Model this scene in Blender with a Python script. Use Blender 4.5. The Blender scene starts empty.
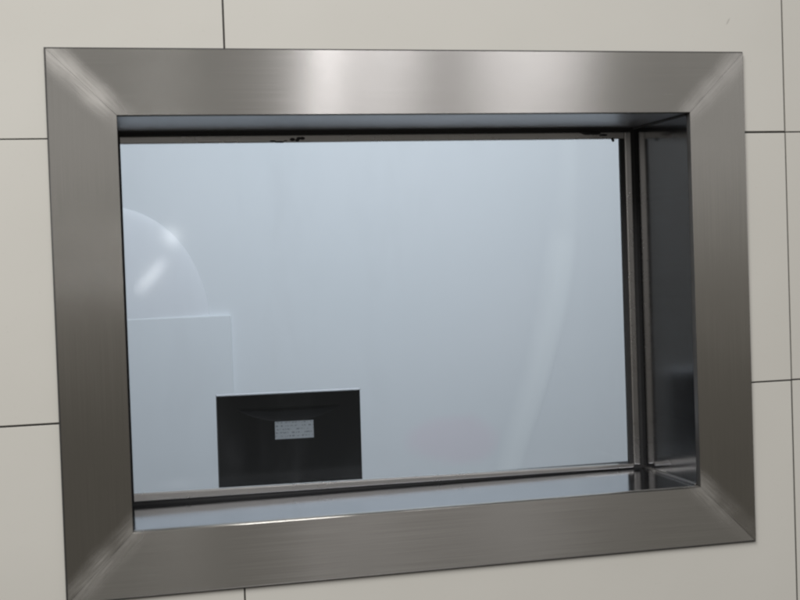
import bpy, bmesh, math, random
from mathutils import Vector, Matrix, Euler
random.seed(4)
S = bpy.context.scene
C = S.collection

# ------------------------------------------------------------------ sizes (metres; x right, y into the wall, z up)
W, H, B = 0.718, 0.5235, 0.0636        # outer size and bar width of the steel surround
D = 0.140                               # depth of the lined opening
X0, X1 = B, W - B
Z0, Z1 = -H + B, -B
TILE_W, ROW1, ROW2, TX = 0.600, -0.0845, -0.3527, 0.1681
TILE_H = ROW1 - ROW2

# ------------------------------------------------------------------ helpers
def link(name, me, mat=None, parent=None):
    o = bpy.data.objects.new(name, me)
    C.objects.link(o)
    if mat is not None and len(me.materials) == 0:
        for m in (mat if isinstance(mat, (list, tuple)) else [mat]):
            me.materials.append(m)
    if parent: o.parent = parent
    return o

def from_bm(name, bm, mat, parent=None, smooth=False):
    bmesh.ops.recalc_face_normals(bm, faces=bm.faces)
    me = bpy.data.meshes.new(name)
    bm.to_mesh(me); bm.free()
    if smooth:
        for p in me.polygons: p.use_smooth = True
    return link(name, me, mat, parent)

def empty(name, loc, label, cat, group=None):
    o = bpy.data.objects.new(name, None)
    o.empty_display_size = 0.05
    C.objects.link(o); o.location = loc
    tag(o, label, cat, group)
    return o

def tag(o, label, cat, group=None):
    o['label'] = label; o['category'] = cat
    if group: o['group'] = group
    return o

def box(bm, a, b, bevel=0.0, seg=2):
    r = bmesh.ops.create_cube(bm, size=1.0)
    vs = r['verts']
    for v in vs:
        v.co = Vector(((a[i] + b[i]) / 2 + v.co[i] * (b[i] - a[i])) for i in range(3))
    if bevel > 0:
        es = {e for v in vs for e in v.link_edges}
        bmesh.ops.bevel(bm, geom=list(es), offset=bevel, segments=seg, affect='EDGES', profile=0.5)

# ------------------------------------------------------------------ materials
class N:
    """small node-tree writer"""
    def __init__(s, name):
        s.m = bpy.data.materials.new(name); s.m.use_nodes = True
        s.t = s.m.node_tree; s.t.nodes.clear()
        s.out = s.n('ShaderNodeOutputMaterial')
    def n(s, typ, **kw):
        x = s.t.nodes.new(typ)
        for k, v in kw.items(): setattr(x, k, v)
        return x
    def put(s, sock, v):
        if hasattr(v, 'is_output'): s.t.links.new(v, sock)
        else: sock.default_value = v
    def math(s, op, a, b=0.0, c=None, clamp=False):
        x = s.n('ShaderNodeMath', operation=op); x.use_clamp = clamp
        s.put(x.inputs[0], a); s.put(x.inputs[1], b)
        if c is not None: s.put(x.inputs[2], c)
        return x.outputs[0]
    def ramp(s, v, a, b, lo=0.0, hi=1.0, smooth=True):
        x = s.n('ShaderNodeMapRange'); x.interpolation_type = 'SMOOTHSTEP' if smooth else 'LINEAR'
        for i, q in enumerate((v, a, b, lo, hi)): s.put(x.inputs[i], q)
        return x.outputs[0]
    def noise(s, vec, scale, detail=3.0, rough=0.5, stretch=None, off=(0, 0, 0)):
        if stretch or any(off):
            mp = s.n('ShaderNodeMapping')
            s.put(mp.inputs['Vector'], vec)
            mp.inputs['Scale'].default_value = stretch or (1, 1, 1)
            mp.inputs['Location'].default_value = off
            vec = mp.outputs[0]
        x = s.n('ShaderNodeTexNoise')
        s.put(x.inputs['Vector'], vec)
        x.inputs['Scale'].default_value = scale
        x.inputs['Detail'].default_value = detail
        x.inputs['Roughness'].default_value = rough
        return x.outputs['Fac']
    def mix(s, f, a, b):
        x = s.n('ShaderNodeMix', data_type='RGBA')
        s.put(x.inputs['Factor'], f)
        s.put(x.inputs['A'] if False else x.inputs[6], a); s.put(x.inputs[7], b)
        return x.outputs[2]
    def bump(s, h, strength, dist):
        x = s.n('ShaderNodeBump')
        x.inputs['Strength'].default_value = strength
        x.inputs['Distance'].default_value = dist
        s.put(x.inputs['Height'], h)
        return x.outputs['Normal']
    def bsdf(s, **kw):
        x = s.n('ShaderNodeBsdfPrincipled')
        for k, v in kw.items(): s.put(x.inputs[k.replace('_', ' ')], v)
        return x
    def done(s, shader):
        s.t.links.new(shader, s.out.inputs['Surface'])
        return s.m

def rgb(r, g, b): return (r, g, b, 1.0)

def mat_plain(name, col, rough=0.5, metal=0.0, var=0.08, scale=20.0, bump=0.0, coat=0.0):
    k = N(name)
    pos = k.n('ShaderNodeTexCoord').outputs['Object']
    f = k.noise(pos, scale, 4.0)
    c = k.mix(f, rgb(*[q * (1 - var) for q in col]), rgb(*[min(1, q * (1 + var)) for q in col]))
    b = k.bsdf(Base_Color=c, Metallic=metal, Roughness=k.ramp(f, 0.2, 0.8, rough * 0.9, rough * 1.1), Coat_Weight=coat)
    if bump: k.put(b.inputs['Normal'], k.bump(k.noise(pos, scale * 6, 3.0), bump, 0.001))
    return k.done(b.outputs[0])

def mat_brushed(name, length):
    """brushed stainless sheet: grain runs along the bar, ground smooth round the mitred corners"""
    k = N(name)
    uv = k.n('ShaderNodeUVMap', uv_map='brush').outputs['UV']
    sx = k.n('ShaderNodeSeparateXYZ'); k.put(sx.inputs[0], uv)
    u, v = sx.outputs[0], sx.outputs[1]
    geo = k.n('ShaderNodeNewGeometry').outputs['Position']
    grain = k.noise(uv, 1.0, 3.0, 0.6, stretch=(1300, 7, 1))
    coarse = k.noise(uv, 1.0, 2.0, 0.5, stretch=(420, 3.0, 1))
    blot = k.noise(geo, 9.0, 3.0)
    wave = k.noise(geo, 5.0, 1.0, 0.4)
    # distance to the nearer mitre line
    d = k.math('MULTIPLY', k.math('MINIMUM', k.math('SUBTRACT', v, u),
                                 k.math('SUBTRACT', k.math('SUBTRACT', length, v), u)), 0.7071)
    wob = k.math('MULTIPLY', k.math('SUBTRACT', k.noise(geo, 26.0, 2.0), 0.5), 0.012)
    dm = k.math('ADD', d, wob)
    ground = k.math('MULTIPLY', k.ramp(dm, 0.0, 0.019, 1.0, 0.0), k.ramp(k.noise(geo, 18.0, 3.0, off=(3, 1, 7)), 0.3, 0.65, 0.25, 1.0))
    seam = k.ramp(d, 0.0002, 0.0009, 1.0, 0.0)
    col = k.mix(grain, rgb(0.495, 0.482, 0.458), rgb(0.645, 0.63, 0.602))
    col = k.mix(k.math('MULTIPLY', k.ramp(blot, 0.4, 0.7), 0.25), col, rgb(0.48, 0.468, 0.445))
    col = k.mix(k.math('MULTIPLY', seam, 0.55), col, rgb(0.16, 0.15, 0.14))
    tan = k.n('ShaderNodeTangent', direction_type='UV_MAP', uv_map='brush').outputs[0]
    rough = k.math('ADD', 0.245, k.math('MULTIPLY', k.math('SUBTRACT', grain, 0.5), 0.07))
    rough = k.math('ADD', rough, k.math('MULTIPLY', k.math('SUBTRACT', blot, 0.5), 0.06))
    h = k.math('ADD', k.math('MULTIPLY', grain, 0.25), k.math('MULTIPLY', coarse, 0.12))
    nrm0 = k.bump(wave, 0.22, 0.004)
    b1 = k.n('ShaderNodeBump'); b1.inputs['Strength'].default_value = 0.05; b1.inputs['Distance'].default_value = 0.0004
    k.put(b1.inputs['Height'], h); k.put(b1.inputs['Normal'], nrm0)
    s1 = k.bsdf(Base_Color=col, Metallic=1.0, Roughness=rough, Anisotropic=1.0, Normal=b1.outputs[0])
    k.put(s1.inputs['Tangent'], tan)
    # hand ground weld
    cmb = k.n('ShaderNodeCombineXYZ'); k.put(cmb.inputs[0], d); k.put(cmb.inputs[1], k.math('ADD', k.math('MINIMUM', v, k.math('SUBTRACT', length, v)), u))
    scr = k.noise(cmb.outputs[0], 1.0, 3.0, 0.6, stretch=(480, 22, 1))
    s2 = k.bsdf(Base_Color=k.mix(scr, rgb(0.50, 0.485, 0.46), rgb(0.72, 0.70, 0.67)), Metallic=1.0,
                Roughness=k.ramp(scr, 0.3, 0.7, 0.42, 0.58), Normal=k.bump(scr, 0.25, 0.0006))
    mx = k.n('ShaderNodeMixShader')
    k.put(mx.inputs[0], k.math('MULTIPLY', ground, 0.85)); k.put(mx.inputs[1], s1.outputs[0]); k.put(mx.inputs[2], s2.outputs[0])
    return k.done(mx.outputs[0])

def mat_polished(name, col, rough, stretch):
    k = N(name)
    geo = k.n('ShaderNodeNewGeometry').outputs['Position']
    f = k.noise(geo, 1.0, 3.0, 0.55, stretch=stretch)
    g = k.noise(geo, 14.0, 3.0)
    c = k.mix(f, rgb(*[q * 0.9 for q in col]), rgb(*col))
    r = k.math('ADD', rough, k.math('MULTIPLY', k.math('SUBTRACT', f, 0.5), 0.06))
    r = k.math('ADD', r, k.math('MULTIPLY', k.math('SUBTRACT', g, 0.5), 0.08))
    b = k.bsdf(Base_Color=c, Metallic=1.0, Roughness=r, Normal=k.bump(g, 0.08, 0.002))
    return k.done(b.outputs[0])

def mat_tile():
    k = N('cream_glazed_tile')
    geo = k.n('ShaderNodeNewGeometry').outputs['Position']
    at = k.n('ShaderNodeAttribute', attribute_name='tone').outputs['Fac']
    f = k.noise(geo, 7.0, 4.0)
    sp = k.noise(geo, 260.0, 2.0)
    c = k.mix(f, rgb(0.690, 0.675, 0.625), rgb(0.740, 0.725, 0.678))
    c = k.mix(k.math('MULTIPLY', at, 0.5), c, rgb(0.635, 0.615, 0.565))
    c = k.mix(k.math('MULTIPLY', k.ramp(sp, 0.62, 0.8), 0.10), c, rgb(0.40, 0.38, 0.34))
    # a small scuff above the top right corner
    s = k.n('ShaderNodeSeparateXYZ'); k.put(s.inputs[0], geo)
    dx = k.math('SUBTRACT', k.math('ADD', s.outputs[0], k.math('MULTIPLY', s.outputs[2], -0.55)), 0.6855)
    dz = k.math('SUBTRACT', s.outputs[2], 0.0335)
    r2 = k.math('ADD', k.math('POWER', k.math('MULTIPLY', dx, 1.0 / 0.0012), 2.0), k.math('POWER', k.math('MULTIPLY', dz, 1.0 / 0.0042), 2.0))
    c = k.mix(k.math('MULTIPLY', k.ramp(r2, 0.2, 1.2, 1.0, 0.0), 0.35), c, rgb(0.25, 0.235, 0.21))
    b = k.bsdf(Base_Color=c, Roughness=k.ramp(f, 0.3, 0.7, 0.34, 0.44), Normal=k.bump(k.noise(geo, 11.0, 2.0), 0.10, 0.004))
    b.inputs['Specular IOR Level'].default_value = 0.35
    return k.done(b.outputs[0])

def mat_glass():
    k = N('lead_glass')
    geo = k.n('ShaderNodeNewGeometry').outputs['Position']
    tr = k.n('ShaderNodeBsdfTransparent'); 
    f = k.noise(geo, 6.0, 4.0)
    k.put(tr.inputs['Color'], k.mix(f, rgb(0.925, 0.955, 0.965), rgb(0.955, 0.975, 0.985)))
    gl = k.n('ShaderNodeBsdfGlossy'); gl.inputs['Roughness'].default_value = 0.065
    fr = k.n('ShaderNodeFresnel'); fr.inputs['IOR'].default_value = 1.38
    mx = k.n('ShaderNodeMixShader')
    k.put(mx.inputs[0], fr.outputs[0]); k.put(mx.inputs[1], tr.outputs[0]); k.put(mx.inputs[2], gl.outputs[0])
    # thin film of dust and wiping marks
    df = k.n('ShaderNodeBsdfDiffuse'); df.inputs['Color'].default_value = rgb(0.5, 0.52, 0.56)
    m2 = k.n('ShaderNodeMixShader')
    k.put(m2.inputs[0], k.ramp(k.noise(geo, 1.0, 4.0, 0.6, stretch=(14, 14, 4)), 0.5, 0.8, 0.0, 0.03))
    k.put(m2.inputs[1], mx.outputs[0]); k.put(m2.inputs[2], df.outputs[0])
    return k.done(m2.outputs[0])

def mat_print():
    """silver rating plate with rows of print too small to read"""
    k = N('silver_rating_label')
    pos = k.n('ShaderNodeTexCoord').outputs['Object']
    s = k.n('ShaderNodeSeparateXYZ'); k.put(s.inputs[0], pos)
    row = k.ramp(k.math('SINE', k.math('MULTIPLY', s.outputs[2], 1300.0)), 0.0, 0.35)
    t = k.noise(pos, 1.0, 2.0, 0.7, stretch=(300, 1, 200))
    ink = k.math('MULTIPLY', k.math('MULTIPLY', row, k.ramp(t, 0.46, 0.62)), 0.6)
    c = k.mix(ink, rgb(0.52, 0.54, 0.57), rgb(0.06, 0.07, 0.08))
    b = k.bsdf(Base_Color=c, Metallic=0.2, Roughness=0.4)
    return k.done(b.outputs[0])

M_tile = mat_tile()
M_grout = mat_plain('dark_grout', (0.050, 0.047, 0.044), 0.9, var=0.25, scale=120, bump=0.4)
M_barh = mat_brushed('brushed_steel_long', W)
M_barv = mat_brushed('brushed_steel_short', H)
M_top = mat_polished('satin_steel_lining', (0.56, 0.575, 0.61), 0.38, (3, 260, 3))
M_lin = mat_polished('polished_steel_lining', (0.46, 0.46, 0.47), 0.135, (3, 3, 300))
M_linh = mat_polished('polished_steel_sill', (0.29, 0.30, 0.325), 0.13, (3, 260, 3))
M_bead = mat_polished('satin_steel_bead', (0.60, 0.585, 0.57), 0.28, (60, 60, 60))
M_edge = mat_plain('darkened_steel_edge', (0.16, 0.155, 0.15), 0.5, metal=0.7, var=0.25, scale=40)  # shade painted into the rounded steel edges, in place of bright glints
M_rubber = mat_plain('black_rubber', (0.024, 0.024, 0.025), 0.6, var=0.2, scale=80)
M_seal = mat_plain('grey_sealant', (0.06, 0.06, 0.06), 0.7, var=0.3, scale=90)
M_glass = mat_glass()
M_wallb = mat_plain('pale_paint', (0.66, 0.69, 0.72), 0.7, var=0.02, scale=1.5)
M_walld = mat_plain('dark_grey_paint', (0.095, 0.087, 0.078), 0.7, var=0.1, scale=3)
M_box = mat_plain('black_plastic', (0.004, 0.0043, 0.005), 0.55, var=0.15, scale=60, bump=0.15)
M_box.node_tree.nodes['Principled BSDF'].inputs['Specular IOR Level'].default_value = 0.25
M_white = mat_plain('white_plastic', (0.78, 0.79, 0.80), 0.35, var=0.02, scale=4)
M_gloss = mat_plain('white_gloss_shell', (0.665, 0.69, 0.73), 0.5, var=0.015, scale=3)
M_pale = mat_plain('pale_block_paint', (0.652, 0.683, 0.715), 0.6, var=0.02, scale=3)
k = N('painted_reflection')  # soft lighter tone painted in for a reflection in the glass
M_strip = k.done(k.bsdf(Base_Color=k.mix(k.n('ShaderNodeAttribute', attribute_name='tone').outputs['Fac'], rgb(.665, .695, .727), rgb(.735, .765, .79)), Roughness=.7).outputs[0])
M_pink = mat_plain('pale_pink_cloth', (0.68, 0.63, 0.67), 0.9, var=0.06, scale=12, bump=0.2)
M_plate = mat_plain('grey_edge_plastic', (0.36, 0.37, 0.39), 0.6, var=0.05, scale=10)
M_recess = mat_plain('lit_black_plastic', (0.030, 0.032, 0.037), 0.5, var=0.1, scale=40)  # casing plastic made lighter: light caught by the scoop is painted in
M_label = mat_print()

# ------------------------------------------------------------------ tiled wall, cut for the window
def build_wall():
    bm = bmesh.new()
    tone = bm.verts.layers.float.new('tone')
    g, ch = 0.00085, 0.0003
    for i in range(-3, 4):
        for j in range(-4, 4):
            a0, a1 = TX + i * TILE_W + g, TX + (i + 1) * TILE_W - g
            c0, c1 = ROW1 + j * TILE_H + g, ROW1 + (j + 1) * TILE_H - g
            jx, jz = random.uniform(-.0003, .0003), random.uniform(-.0003, .0003)
            dy = random.uniform(0, 0.0005); t = random.random()
            a0 += jx; a1 += jx; c0 += jz; c1 += jz
            rings = []
            for q, y in ((ch, dy), (ch * .3, dy + ch * .3), (0, dy + ch), (0, 0.009)):
                r = [bm.verts.new((x, y, z)) for x, z in ((a0 + q, c0 + q), (a1 - q, c0 + q), (a1 - q, c1 - q), (a0 + q, c1 - q))]
                for v in r: v[tone] = t
                rings.append(r)
            bm.faces.new(rings[0])
            for r, s in zip(rings, rings[1:]):
                for n in range(4):
                    bm.faces.new((r[n], r[(n + 1) % 4], s[(n + 1) % 4], s[n]))
            bm.faces.new(rings[-1][::-1])
    me = bpy.data.meshes.new('tiles'); bmesh.ops.recalc_face_normals(bm, faces=bm.faces)
    bm.to_mesh(me); bm.free(); me.materials.append(M_tile)
    tiles = bpy.data.objects.new('tiles', me); C.objects.link(tiles)
    bm = bmesh.new(); box(bm, (X0 - .02, -.1, Z0 - .02), (X1 + .02, .3, Z1 + .02))
    mc = bpy.data.meshes.new('cut'); bm.to_mesh(mc); bm.free()
    cut = bpy.data.objects.new('cut', mc); C.objects.link(cut)
    md = tiles.modifiers.new('cut', 'BOOLEAN'); md.object = cut; md.operation = 'DIFFERENCE'; md.solver = 'EXACT'
    bpy.context.view_layer.update()
    dg = bpy.context.evaluated_depsgraph_get()
    new = bpy.data.meshes.new_from_object(tiles.evaluated_get(dg))
    for o in (tiles, cut): bpy.data.objects.remove(o)
    # masonry behind the tiles: four blocks round the opening, in the grout colour at the joints
    bm = bmesh.new(); bm.from_mesh(new)
    xa, xb, za, zb = TX - 3 * TILE_W, TX + 4 * TILE_W, ROW1 - 4 * TILE_H, ROW1 + 4 * TILE_H
    n0 = len(bm.faces)
    xo, xp, zo, zp = X0 - .012, X1 + .012, Z0 - .012, Z1 + .012
    y0, y1 = 0.0018, D + .012
    for a, b in (((xa, y0, zp), (xb, y1, zb)), ((xa, y0, za), (xb, y1, zo)), ((xa, y0, zo), (xo, y1, zp)), ((xp, y0, zo), (xb, y1, zp))):
        box(bm, a, b)
    bm.faces.ensure_lookup_table()
    for f in bm.faces[n0:]: f.material_index = 1
    me = bpy.data.meshes.new('tiled_wall'); bm.to_mesh(me); bm.free()
    me.materials.append(M_tile); me.materials.append(M_grout)
    o = link('tiled_wall', me)
    tag(o, 'cream glazed tile wall with thin dark joints around the steel window', 'wall')
build_wall()

# ------------------------------------------------------------------ the window
win = empty('observation_window', (W / 2, 0, -H), 'wide brushed stainless steel framed viewing window set deep in the cream tiled wall', 'window')
WIN_INV = Matrix.Translation((-W / 2, 0, H))

def part(name, bm, mat, smooth=False, parent=None):
    bmesh.ops.transform(bm, matrix=WIN_INV, verts=bm.verts)
    return from_bm(name, bm, mat, parent or win, smooth)

def bar(origin, along, across, L, mat, name='frame_bar'):
    """mitred sheet-steel bar; w runs from the outer edge inwards, rounded on both long edges"""
    bm = bmesh.new(); uvl = bm.loops.layers.uv.new('brush')
    o, a, c = Vector(origin), Vector(along), Vector(across)
    fy, r = -0.0042, (0.0015 if along == X and across == Z else 0.0006)
    prof = [(0.0, 0.0)]
    for i in range(6):
        t = i / 5 * math.pi / 2
        prof.append((r - r * math.cos(t), fy + r - r * math.sin(t)))
    for i in range(6):
        t = (1 - i / 5) * math.pi / 2
        prof.append((B - r + r * math.cos(t), fy + r - r * math.sin(t)))
    prof.append((B, 0.004))
    ends = []
    for w, y in prof:
        e = 0.00012
        p0 = o + c * w + a * (w + e) + Vector((0, y, 0)); p1 = o + c * w + a * (L - w - e) + Vector((0, y, 0))
        ends.append((bm.verts.new(p0), bm.verts.new(p1), w))
    for (p, q, w), (s, t, w2) in zip(ends, ends[1:]):
        f = bm.faces.new((p, q, t, s))
        for lp in f.loops:
            rel = lp.vert.co - o
            lp[uvl].uv = (rel.dot(c), rel.dot(a))
        f.smooth = abs(w2 - w) < .01
        if f.smooth and not (along == X and across == Z and w > B / 2): f.material_index = 1
    bm.faces.new([e[0] for e in ends]); bm.faces.new([e[1] for e in ends][::-1])
    ob = part(name, bm, [mat, M_edge])
    return ob
X, Z = Vector((1, 0, 0)), Vector((0, 0, 1))
bar((0, 0, 0), X, -Z, W, M_barh)
bar((0, 0, -H), X, Z, W, M_barh)
bar((0, 0, -H), Z, X, H, M_barv)
bar((W, 0, -H), Z, -X, H, M_barv)

# dark sealant line between surround and tiles
bm = bmesh.new()
sw = 0.0011
for a, b in (((-sw, -.0012, -H - sw), (0.0004, .0015, sw)), ((W - .0004, -.0012, -H - sw), (W + sw, .0015, sw)),
             ((.0004, -.0012, -.0004), (W - .0004, .0015, sw)), ((.0004, -.0012, -H - sw), (W - .0004, .0015, -H + .0004))):
    box(bm, a, b)
part('sealant_line', bm, M_seal)

# lining sheets of the opening
t = 0.0015
for nm, a, b, m in (('lining_panel', (X0 - t, .0035, Z0 + .0002), (X0, D, Z1 - .0002), M_lin),
                    ('lining_panel', (X1, .0035, Z0 + .0002), (X1 + t, D, Z1 - .0002), M_lin),
                    ('lining_panel', (X0, .0035, Z1), (X1, D, Z1 + t), M_top),
                    ('sill_panel', (X0, .0035, Z0 - t), (X1, D, Z0), M_linh)):
    bm = bmesh.new(); box(bm, a, b); part(nm, bm, m)
# folded seam along the corners of the lining
for zz, s in ((Z0, 1), (Z1, -1)):
    bm = bmesh.new()
    box(bm, (X1 - .0022, .004, min(zz, zz + s * .0022)), (X1 - .0001, D - .001, max(zz, zz + s * .0022)), .0006)
    part('corner_seam', bm, M_bead if s > 0 else M_seal)

# black packing at the back of the opening, beads, glass
gy = D + 0.004
gap, bw = 0.0050, 0.0078
lx = X0 + 0.0052                 # the left bead stands nearly flush with the lining
bm = bmesh.new()
for a, b in (((X0, D - .001, Z0), (lx, gy + .012, Z1)), ((X1 - gap - .001, D - .001, Z0), (X1, gy + .012, Z1)),
             ((lx, D - .001, Z1 - gap - .001), (X1 - gap - .001, gy + .012, Z1)), ((lx, D - .001, Z0), (X1 - gap - .001, gy + .012, Z0 + gap + .001))):
    box(bm, a, b)
part('gasket', bm, M_rubber)
hz_ = Z1 - gap - bw
gx1, gz0, gz1 = X1 - gap - bw, Z0 + gap * .8 + bw * 1.15, Z1 - gap - bw
py0, py1 = D - .0035, gy + .0005
for a, b in (((gx1, py0, Z0 + gap * .8), (X1 - gap, py1, Z1 - gap)),
             ((lx, py0 + .0003, Z1 - gap - bw), (gx1, py1, Z1 - gap)),
             ((lx, py0 + .0003, Z0 + gap * .8), (gx1, py1, gz0))):
    bm = bmesh.new(); box(bm, a, b, .0012, 3)
    if b[2] == gz0:              # the bottom bead sits a little lower towards the right
        for v in bm.verts:
            q = (v.co.x - lx) / (gx1 - lx)
            v.co.z += (-.0072 if v.co.z > (a[2] + b[2]) / 2 else -.0030) * q
    part('glazing_bead', bm, M_bead)
bm = bmesh.new(); box(bm, (gx1 - .0048, D - .001, Z0 + .003), (gx1 + .001, py1, hz_), .0006); part('gasket_lip', bm, M_rubber)
bm = bmesh.new(); box(bm, (lx, py0, Z0 + .002), (lx + .0012, py1, Z1 - .002), .0003); part('glazing_bead', bm, M_rubber)
bm = bmesh.new(); box(bm, (X0 + .001, gy, Z0 + .001), (X1 - .001, gy + .010, Z1 - .001)); part('glass_pane', bm, M_glass)
# lumps of black sealant squeezed out on the head bead
def lump(cx, cz, sx, sz, seed):
    bm = bmesh.new(); rnd = random.Random(seed)
    for n in range(5):
        r = bmesh.ops.create_icosphere(bm, subdivisions=2, radius=1.0)
        o = Vector((cx + rnd.uniform(-sx, sx), py0 + .0006, cz + rnd.uniform(-sz, sz)))
        k = rnd.uniform(.5, 1.0)
        for v in r['verts']: v.co = Vector((v.co.x * sx * .55 * k, v.co.y * .0012, v.co.z * sz * k)) + o
    part('sealant_lump', bm, M_rubber, True)
hz = Z1 - gap - bw
lump(.2385, hz + .0006, .008, .0011, 2)
lump(.2590, hz + .0030, .006, .0020, 5)
lump(.6260, hz + .0001, .0025, .0022, 9)
lump(.6060, hz + .0062, .016, .0022, 11)

# camera (fitted to the photograph)
cam = bpy.data.cameras.new('camera'); co = bpy.data.objects.new('camera', cam); C.objects.link(co)
co.location = (0.0248, -1.2656, -0.2151)
RX, RY, RZ = -0.026, 0.034, -0.2397
Rm = Matrix.Rotation(RZ, 3, 'Z') @ Matrix.Rotation(RX, 3, 'X') @ Matrix.Rotation(RY, 3, 'Y')
co.rotation_euler = (Rm @ Matrix.Rotation(math.pi / 2, 3, 'X')).to_euler()
cam.sensor_width = 36.0; cam.lens = 1299.4 / 800 * 36.0
cam.clip_start = 0.02; cam.clip_end = 60
S.camera = co

def ray(px, py, y):
    """where the sight line through a point of the photograph meets the depth y (used once, to measure positions)"""
    v = Rm @ Vector(((px - 400) / 1299.4, 1.0, (300 - py) / 1299.4))
    return Vector(co.location) + v * ((y - co.location.y) / v.y)

# ------------------------------------------------------------------ what stands behind the glass
def struct(name, a, b, mat):
    bm = bmesh.new(); box(bm, a, b)
    o = from_bm(name, bm, mat); o['kind'] = 'structure'; return o
YB = 2.60
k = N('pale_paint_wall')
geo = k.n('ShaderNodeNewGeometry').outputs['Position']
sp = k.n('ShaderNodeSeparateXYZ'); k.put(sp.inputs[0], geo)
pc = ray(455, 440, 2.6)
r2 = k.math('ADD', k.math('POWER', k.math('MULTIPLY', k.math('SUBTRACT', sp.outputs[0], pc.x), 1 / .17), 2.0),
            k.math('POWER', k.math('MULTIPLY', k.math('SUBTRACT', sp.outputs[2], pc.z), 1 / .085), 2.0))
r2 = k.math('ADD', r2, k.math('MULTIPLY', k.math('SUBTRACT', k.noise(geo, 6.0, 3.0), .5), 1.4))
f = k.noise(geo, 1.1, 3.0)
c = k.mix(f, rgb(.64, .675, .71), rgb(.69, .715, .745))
c = k.mix(k.math('MULTIPLY', k.ramp(r2, .1, 1.1, 1.0, 0.0), .45), c, rgb(.70, .61, .68))  # faint pink reflection from the glass, painted into the wall colour
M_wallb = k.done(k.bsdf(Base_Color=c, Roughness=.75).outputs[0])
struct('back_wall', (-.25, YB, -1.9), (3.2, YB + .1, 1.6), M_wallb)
struct('side_wall', (-.35, .30, -1.9), (-.25, YB + .1, 1.6), M_walld)

# black equipment box
YE = 0.57
pL, pR, pb = ray(216.3, 397, YE), ray(358.6, 390, YE), ray(290, 480, YE)
bw_, top = pR.x - pL.x, (pL.z + pR.z) / 2
bh = 0.19
eq = empty('equipment_panel', ((pL.x + pR.x) / 2, YE, top - bh), 'flat black equipment panel with a curved recess and silver label standing behind the glass', 'equipment panel')
eq.rotation_euler = (0, 0.006, -0.03)
sc = bw_ / 142.5                      # metres per photo pixel at this depth
bm = bmesh.new()
hw, dp = bw_ / 2, 0.022
# front face with a segment-shaped scoop
ztop = bh - 14 * sc; rw = 52 * sc; rd = 14 * sc
n = 24
arc = [(-rw + 2 * rw * i / n, ztop - rd * math.sin(math.pi * i / n) ** .8) for i in range(n + 1)]
br = bmesh.new()
ra = [br.verts.new((x, 0, z)) for x, z in arc]
rt = [br.verts.new((x, 0, ztop + .0002)) for x, z in arc]
rk = [br.verts.new((x, .016 * math.sin(math.pi * i / n) ** .7, ztop)) for i, (x, z) in enumerate(arc)]
for i in range(n):
    br.faces.new((ra[i], ra[i + 1], rk[i + 1], rk[i])); br.faces.new((rk[i], rk[i + 1], rt[i + 1], rt[i]))
from_bm('recess', br, M_recess, eq)
va = [bm.verts.new((x, 0, z)) for x, z in arc]
vt = [bm.verts.new((x, 0, ztop + .0002)) for x, z in arc]
cnr = [bm.verts.new(p) for p in ((-hw, 0, 0), (hw, 0, 0), (hw, 0, bh), (-hw, 0, bh))]
ml, mr = bm.verts.new((-hw, 0, ztop)), bm.verts.new((hw, 0, ztop))
bm.faces.new([cnr[0], cnr[1], mr] + va[::-1] + [ml])
bm.faces.new([ml] + vt + [mr, cnr[2], cnr[3]])
bk = [bm.verts.new((v.co.x, dp, v.co.z)) for v in cnr]
bm.faces.new((cnr[0], ml, cnr[3], bk[3], bk[0])); bm.faces.new((cnr[1], bk[1], bk[2], cnr[2], mr))
bm.faces.new((cnr[3], cnr[2], bk[2], bk[3])); bm.faces.new((cnr[0], bk[0], bk[1], cnr[1])); bm.faces.new(bk[::-1])
from_bm('casing', bm, M_box, eq)
bm = bmesh.new(); box(bm, (-hw - .0006, -.002, bh + .0002), (hw + .0012, dp + .001, bh + .0015), .0004); from_bm('top_plate', bm, M_plate, eq)
bm = bmesh.new(); box(bm, (-hw * .6, dp, 0), (hw * .6, dp + .09, .008), .002); box(bm, (-.02, dp, .006), (.02, dp + .02, .10), .002); from_bm('stand', bm, M_box, eq)
lx0, lx1, lz1, lz0 = (273.5 - 288.7) * sc, (312 - 288.7) * sc, bh - (421 - 393.5) * sc, bh - (438.5 - 393.5) * sc
bm = bmesh.new(); box(bm, (-(lx1 - lx0) / 2, -.0008, -(lz1 - lz0) / 2), ((lx1 - lx0) / 2, -.0002, (lz1 - lz0) / 2))
lo = from_bm('rating_label', bm, M_label, eq); lo.location = ((lx0 + lx1) / 2, 0, (lz0 + lz1) / 2)

# desk that carries the box (its top lies below the sill line)
dz = top - bh
dk = empty('desk', (.45, .55, dz - .75), 'white desk under the black panel behind the window', 'desk')
bm = bmesh.new(); box(bm, (-.50, -.30, .72), (1.2, .28, .7495), .003); from_bm('desk_top', bm, M_white, dk)
for x in (-.47, 1.13):
    bm = bmesh.new(); box(bm, (x, -.27, 0), (x + .04, .25, .72), .002); from_bm('leg', bm, M_white, dk)
struct('floor', (-.25, .16, dz - .80), (3.2, YB, dz - .75), M_walld)

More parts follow.
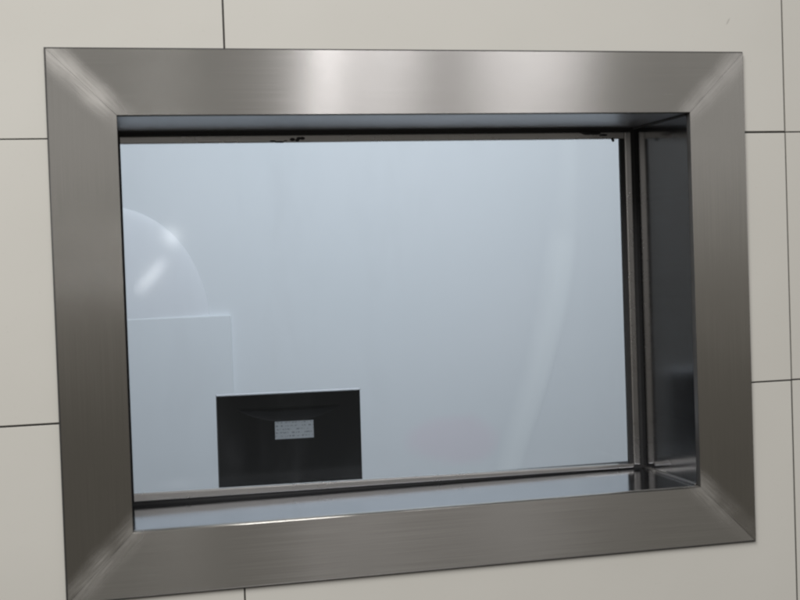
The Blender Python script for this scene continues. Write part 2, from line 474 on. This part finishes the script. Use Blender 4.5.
# pale domed relief and plain block at the far left, low contrast
YM = 2.597
ma = empty('pale_dome', ray(170, 560, YM), 'faint pale housing on a plain block seen at the left through the glass', 'dome')
def loc(px, py, y=YM):
    p = ray(px, py, y); return p - Vector(ma.location)
bm = bmesh.new()
ctr, edge, up = loc(110, 330), loc(211, 330), loc(120, 206)
rx, rz = edge.x - ctr.x, up.z - ctr.z
r = bmesh.ops.create_uvsphere(bm, u_segments=64, v_segments=32, radius=1.0)
for v in r['verts']: v.co = Vector((ctr.x + v.co.x * rx, YB - YM + v.co.y * .014, ctr.z + v.co.z * rz))
bmesh.ops.bisect_plane(bm, geom=bm.verts[:] + bm.edges[:] + bm.faces[:], plane_co=(0, 0, loc(60, 322).z - .002), plane_no=(0, 0, -1), clear_outer=True)
from_bm('shell', bm, M_gloss, ma, True)
a, b = loc(60, 322), loc(231, 330)
bm = bmesh.new(); box(bm, (a.x, -.0125, dz - .75 - ma.location.z), (b.x, .0025, a.z), .003, 3); from_bm('base_block', bm, M_pale, ma)

# glass reflection painted as a pale curved sheet flat on the far wall
YS = YB - .0012
Lp = [(556, 128), (554, 190), (546, 232), (541, 262), (534, 306), (525, 350), (513, 396), (499, 444), (488, 490)]
Rp = [(579, 128), (579, 190), (578, 232), (576, 262), (569, 306), (558, 350), (545, 396), (530, 444), (517, 490)]
bm = bmesh.new(); rows = []; tl = bm.verts.layers.float.new('tone')
def cat(p, t):
    i = min(int(t), len(p) - 2); f = t - i
    q = [Vector(p[max(i - 1, 0)]), Vector(p[i]), Vector(p[i + 1]), Vector(p[min(i + 2, len(p) - 1)])]
    return 0.5 * ((2 * q[1]) + (q[2] - q[0]) * f + (2 * q[0] - 5 * q[1] + 4 * q[2] - q[3]) * f * f + (3 * q[1] - q[0] - 3 * q[2] + q[3]) * f ** 3)
for i in range(57):
    t = i / 56 * (len(Lp) - 1)
    a, b = cat(Lp, t), cat(Rp, t)
    rw_ = []
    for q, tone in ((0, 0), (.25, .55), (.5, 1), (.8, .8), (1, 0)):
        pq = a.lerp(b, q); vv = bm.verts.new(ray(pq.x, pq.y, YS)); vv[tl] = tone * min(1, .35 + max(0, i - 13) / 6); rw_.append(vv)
    rows.append(rw_)
for r0, r1 in zip(rows, rows[1:]):
    for k in range(4): bm.faces.new((r0[k], r0[k + 1], r1[k + 1], r1[k]))
o = from_bm('reflection_strip', bm, M_strip)
tag(o, 'painted pale reflection on a curved strip sweeping down the far wall at the right behind the glass', 'strip')

# ------------------------------------------------------------------ light
w = bpy.data.worlds.new('World'); S.world = w; w.use_nodes = True
nt = w.node_tree; nt.nodes.clear()
out = nt.nodes.new('ShaderNodeOutputWorld'); bg = nt.nodes.new('ShaderNodeBackground'); nt.links.new(bg.outputs[0], out.inputs[0])
tc = nt.nodes.new('ShaderNodeTexCoord'); sp = nt.nodes.new('ShaderNodeSeparateXYZ'); nt.links.new(tc.outputs['Generated'], sp.inputs[0])
cr = nt.nodes.new('ShaderNodeValToRGB')
mr_ = nt.nodes.new('ShaderNodeMapRange'); nt.links.new(sp.outputs[2], mr_.inputs[0]); mr_.inputs[1].default_value = -1; mr_.inputs[2].default_value = 1
nt.links.new(mr_.outputs[0], cr.inputs[0]); nt.links.new(cr.outputs[0], bg.inputs[0])
e = cr.color_ramp.elements
e[0].position = 0.0; e[0].color = rgb(.105, .098, .086)
e[1].position = 1.0; e[1].color = rgb(.36, .355, .34)
for p, c in ((.44, (.105, .098, .086)), (.50, (.205, .194, .176)), (.54, (.40, .39, .375)), (.66, (.38, .373, .36))):
    x = cr.color_ramp.elements.new(p); x.color = rgb(*c)
bg.inputs[1].default_value = 1.02

def lamp(name, loc, target, sx, sy, power, col):
    l = bpy.data.lights.new(name, 'AREA'); l.shape = 'RECTANGLE'; l.size = sx; l.size_y = sy; l.energy = power; l.color = col
    o = bpy.data.objects.new(name, l); C.objects.link(o); o.location = loc
    o.rotation_euler = (Vector(target) - Vector(loc)).to_track_quat('-Z', 'Y').to_euler()
    return o
cool = (.985, .965, 1.0)
warm = (1.0, .985, .955)
lamp('ceiling_lamp', (0.755, -2.4, 1.15), (.55, -1.2, -.3), .05, .7, 2.9, cool)
lamp('ceiling_lamp', (0.96, -2.4, 1.15), (.6, -1.2, -.3), .24, .7, 3.2, cool)
lamp('ceiling_lamp', (1.40, -2.4, 1.15), (.7, -1.2, -.3), .34, .7, 4.4, cool)
lamp('ceiling_lamp', (-.9, -1.8, 1.8), (-.1, 0, -.3), 1.4, 1.4, 56, warm)
lamp('back_room_light', (1.0, 1.0, 1.5), (.9, 2.6, -.3), 1.4, .8, 7.4, (.89, .93, 1.0))
lamp('back_room_light', (.7, .7, .8), (1.1, 2.6, -1.3), 1.4, .5, 34, (.882, .93, 1.0))  # unseen second light, added to even out the far wall from the front
# two unseen lamps added behind the camera to mirror faintly in the glass
def mirrored(p, y):
    g = ray(p[0], p[1], .144); v = g - Vector(co.location); k = (.144 - y) / v.y
    return Vector((g.x + v.x * k, y, g.z + v.z * k))
for p, q, wd_, pw in (((138, 292), (165, 260), .012, .075), ((166, 230), (177, 244), .040, .045)):
    a, b = mirrored(p, -2.2), mirrored(q, -2.2)
    l = bpy.data.lights.new('reflection_lamp', 'AREA'); l.shape = 'ELLIPSE'; l.size = (b - a).length; l.size_y = wd_; l.energy = pw
    o = bpy.data.objects.new('reflection_lamp', l); C.objects.link(o); o.location = (a + b) / 2
    zx = (b - a).normalized(); zz = Vector((0, -1, 0)); zy = zz.cross(zx)
    o.rotation_euler = Matrix((zx, zy, zz)).transposed().to_euler()

S.render.engine = 'CYCLES'
S.view_settings.view_transform = 'Standard'; S.view_settings.look = 'None'; S.view_settings.exposure = 0
S.cycles.use_denoising = True
S.cycles.filter_width = 2.4
S.cycles.max_bounces = 10
S.cycles.transparent_max_bounces = 16
